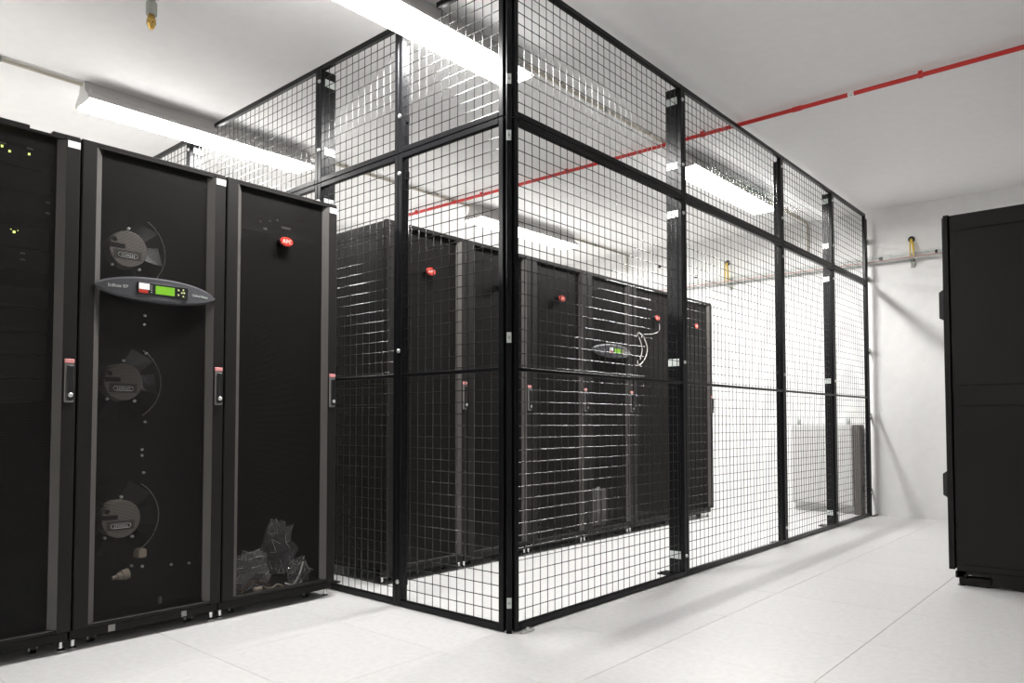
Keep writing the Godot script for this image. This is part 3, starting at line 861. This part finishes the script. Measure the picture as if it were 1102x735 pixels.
func bag(label: String, at: Vector3, s: Vector3, sd: int) -> void:
	# a closed film crumpled into sharp facets, with pale lines painted as highlights along some folds
	var rng := RandomNumberGenerator.new()
	rng.seed = sd
	var st := mb()
	var nu := 13
	var nv := 8
	var g := []
	for j in nv + 1:
		var row := []
		var pole := rng.randf_range(0.8, 1.1)
		for i in nu:
			var th := PI * j / nv
			var ph := TAU * (i + 0.5 * (j % 2)) / nu
			var d := Vector3(sin(th) * cos(ph), cos(th), sin(th) * sin(ph))
			var k := pole if j == 0 or j == nv else rng.randf_range(0.58, 1.18)
			var p := d * k * s
			p.y = max(p.y, -s.y * 0.75)
			row.append(p)
		row.append(row[0])
		g.append(row)
	var fold_glints := mb()
	for j in nv:
		for i in nu:
			poly(st, [g[j][i], g[j][i + 1], g[j + 1][i + 1]], Vector3.ZERO)
			poly(st, [g[j][i], g[j + 1][i + 1], g[j + 1][i]], Vector3.ZERO)
			if j > 0 and g[j][i].z > -0.01 and rng.randf() < 0.55:
				var q: Vector3 = g[j + 1][i] if rng.randf() < 0.5 else g[j][i + 1]
				if q.distance_to(g[j][i]) > 0.004: hose(fold_glints, [g[j][i], q], rng.randf_range(0.0006, 0.0016), 5)
	var o := obj("plastic_bag", st, M.bag)
	o.position = at
	tag(o, label, "plastic bag", "plastic bags in the cabinet")
	obj("fold_glints", fold_glints, M.bag_fold_glint, o)

# ---------------------------------------------------------------- far wall
func wall_things() -> void:
	var t := thing("cable_tray", "wire basket cable tray running along the white wall", "cable tray", Vector3(XW - 0.002, 2.375, 0))
	var z0 := -6.1
	var z1 := 1.2
	var st := mb()
	for q in [[-0.084, 0.060], [-0.084, 0.030], [-0.084, 0.0], [-0.05, 0.0], [-0.012, 0.0], [-0.012, 0.060]]:
		rod(st, Vector3(q[0], q[1], z0), Vector3(q[0], q[1], z1), 0.0026, 6)
	var z := z0 + 0.05
	while z < z1:
		hose(st, [Vector3(-0.084, 0.060, z), Vector3(-0.084, 0.0, z), Vector3(-0.012, 0.0, z), Vector3(-0.012, 0.060, z)], 0.0026, 5)
		z += 0.10
	var w := obj("wire_basket", st, M.zinc, t)
	w.set_meta("kind", "stuff")
	for bz in [-5.2, -3.45, -1.68, 0.0]:
		st = mb()
		span(st, Vector3(-0.006, -0.075, bz - 0.02), Vector3(0.0, 0.06, bz + 0.02), 0.001)
		prism(st, [Vector2(-0.004, bz - 0.017), Vector2(-0.010, bz - 0.017), Vector2(-0.010, bz + 0.017), Vector2(-0.004, bz + 0.017)], 0, -0.094, -0.005)
		prism(st, [Vector2(-0.075, -0.006), Vector2(-0.065, -0.006), Vector2(-0.010, -0.06), Vector2(-0.010, -0.075)].map(func(v): return Vector2(v.y, v.x)), 2, bz - 0.002, bz + 0.002)
		obj("bracket", st, M.galvanised, t)
	for k in 2:
		st = mb()
		var x := XW - 0.068 + k * 0.034
		var pts := []
		for i in 30: pts.append(Vector3(x + 0.006 * sin(i * 1.3 + k), 2.375 + 0.012 + 0.002 * sin(i * 2.1), z0 + 0.1 + i * 0.24))
		hose(st, pts, 0.007, 6)
		tag(obj("tray_cable", st, M.cable_pink if k == 0 else M.cable_white), ["pinkish cable lying in the wire tray", "white cable lying in the wire tray"][k], "cable", "cables in the tray")
	for q in [[-1.93, 0.030, "small black clip on the wire tray between the cage's end and the yellow cable"], [-1.47, 0.02, "small black clip on the wire tray between the yellow cable and the lone cabinet"]]:
		st = mb(); bx(st, Vector3(XW - 0.097, 2.405, q[0]), Vector3(0.012, 0.030, q[1]), 0.003)
		tag(obj("tray_clip", st, M.black), q[2], "clip", "black clips on the cable tray")
	# wall openings with cables
	for q in [[-1.690, 2.565, true, "round black wall opening with a yellow cable, outside the cage"], [-3.492, 2.603, true, "round black wall opening with a yellow cable, seen through the cage"], [-4.324, 2.679, false, "small black wall opening above the cabinet row's end"], [-3.867, 2.50, false, "small black wall opening left of the yellow cable"]]:
		st = mb()
		var r := 0.026 if q[2] else 0.016
		lathe(st, Vector3(XW, q[1], q[0]), Vector3.LEFT, [Vector2(0, r * 1.15), Vector2(0.006, r * 1.1), Vector2(0.006, r * 0.85), Vector2(0.002, r * 0.8), Vector2(0.002, 0)], 18)
		tag(obj("cable_opening", st, M.black), q[3], "wall opening", "round openings in the wall")
		if q[2]:
			st = mb()
			hose(st, curve([Vector3(XW - 0.001, q[1] - 0.004, q[0]), Vector3(XW - 0.03, q[1] - 0.012, q[0] + 0.008), Vector3(XW - 0.045, q[1] - 0.08, q[0] + 0.022), Vector3(XW - 0.055, 2.398, q[0] + 0.03)]), 0.010, 8)
			hose(st, curve([Vector3(XW - 0.001, q[1], q[0] + 0.006), Vector3(XW - 0.035, q[1] - 0.02, q[0] - 0.004), Vector3(XW - 0.05, q[1] - 0.09, q[0] - 0.002), Vector3(XW - 0.06, 2.397, q[0])]), 0.006, 8)
			tag(obj("yellow_cable", st, M.yellow), "yellow cable dropping from the wall opening to the tray " + ("outside the cage" if q[0] > -2.0 else "inside the cage"), "cable", "yellow cables on the wall")
	# low grey cabinet and the dark board beside it
	t = thing("low_cabinet", "low light grey cabinet hung on the white wall inside the cage", "cabinet", Vector3(XW, 0.075, -2.50))
	st = mb(); span(st, Vector3(-0.10, 0, -0.29), Vector3(0, 0.775, 0.29), 0.004); obj("case", st, M.panel_grey, t)
	st = mb(); span(st, Vector3(-0.106, 0.012, -0.278), Vector3(-0.10, 0.763, 0.278), 0.002); obj("front", st, M.panel_grey, t)
	for zz in [-0.245, 0.225]:
		st = mb(); span(st, Vector3(-0.02, 0.775, zz - 0.018), Vector3(0.0, 0.84, zz + 0.018), 0.003)
		lathe(st, Vector3(-0.02, 0.815, zz), Vector3.LEFT, [Vector2(0, 0.012), Vector2(0.02, 0.012), Vector2(0.02, 0)], 10); obj("mounting_lug", st, M.zinc, t)
	st = mb(); span(st, Vector3(XW - 0.115, 0.0, -2.200), Vector3(XW, 0.85, -2.135), 0.004)
	tag(obj("board", st, M.board_dark), "dark grey board standing on edge between the low cabinet and the cage's end", "board")

# ---------------------------------------------------------------- main
const LAMP := 9.2

func _ready() -> void:
	var cam := Camera3D.new()
	cam.name = "camera"
	add_child(cam)
	cam.position = Vector3(0, 0.8784, 0)
	cam.rotation_order = EULER_ORDER_YXZ
	cam.rotation = Vector3(0.0368, -0.8523, -0.0007)
	cam.near = 0.05
	cam.far = 60.0
	cam.projection = Camera3D.PROJECTION_FRUSTUM
	cam.keep_aspect = Camera3D.KEEP_HEIGHT
	cam.size = 0.05 * 735.0 / 796.99
	cam.frustum_offset = Vector2(0.0, 0.05 * 57.4 / 796.99)
	cam.current = true
	var env := Environment.new()
	env.background_mode = Environment.BG_COLOR
	env.background_color = Color(0.02, 0.02, 0.02)
	env.tonemap_mode = Environment.TONE_MAPPER_LINEAR
	env.tonemap_exposure = 1.0
	env.sdfgi_enabled = true; env.ssao_enabled = true; env.ssil_enabled = true
	var we := WorldEnvironment.new()
	we.name = "environment"
	we.environment = env
	add_child(we)
	materials()
	# lamps: two rows seen in the photograph and their neighbours before the frame
	lamp(1.575, -4.762, "fluorescent lamp on the ceiling above the front cabinets, passing into the cage")
	lamp(1.535, -2.630, "big bright fluorescent lamp passing through the cage's short side by the corner post")
	lamp(4.885, -4.762, "fluorescent lamp behind the cabinet row inside the cage")
	lamp(4.925, -2.630, "fluorescent lamp inside the cage between the two long-side posts")
	lamp(-1.82, -4.762, "fluorescent lamp above the left end of the room")
	room()
	cabinets()
	cage()
	red_pipe()
	nozzle()
	var y := CEIL - 0.0165
	conduit(Vector3(-0.27, y, -4.762), Vector3(1.578, y, -4.762), "beige conduit above the leftmost cabinet leading to the lamp", [0.77])
	conduit(Vector3(3.113, y, -4.762), Vector3(4.888, y, -4.762), "beige conduit between the two rear lamps, seen through the mesh", [0.5])
	conduit(Vector3(3.073, y, -2.630), Vector3(4.928, y, -2.630), "beige conduit between the two lamps above the cage's long side", [0.45])
	conduit(Vector3(6.463, y, -2.630), Vector3(XW - 0.012, y, -2.630), "beige conduit from the inner lamp bending down the white wall", [0.3], 0.30)
	conduit(Vector3(6.423, y, -4.762), Vector3(XW - 0.012, y, -4.762), "beige conduit from the rear inner lamp to the white wall", [0.4], 0.20)
	contents()
	wall_things()
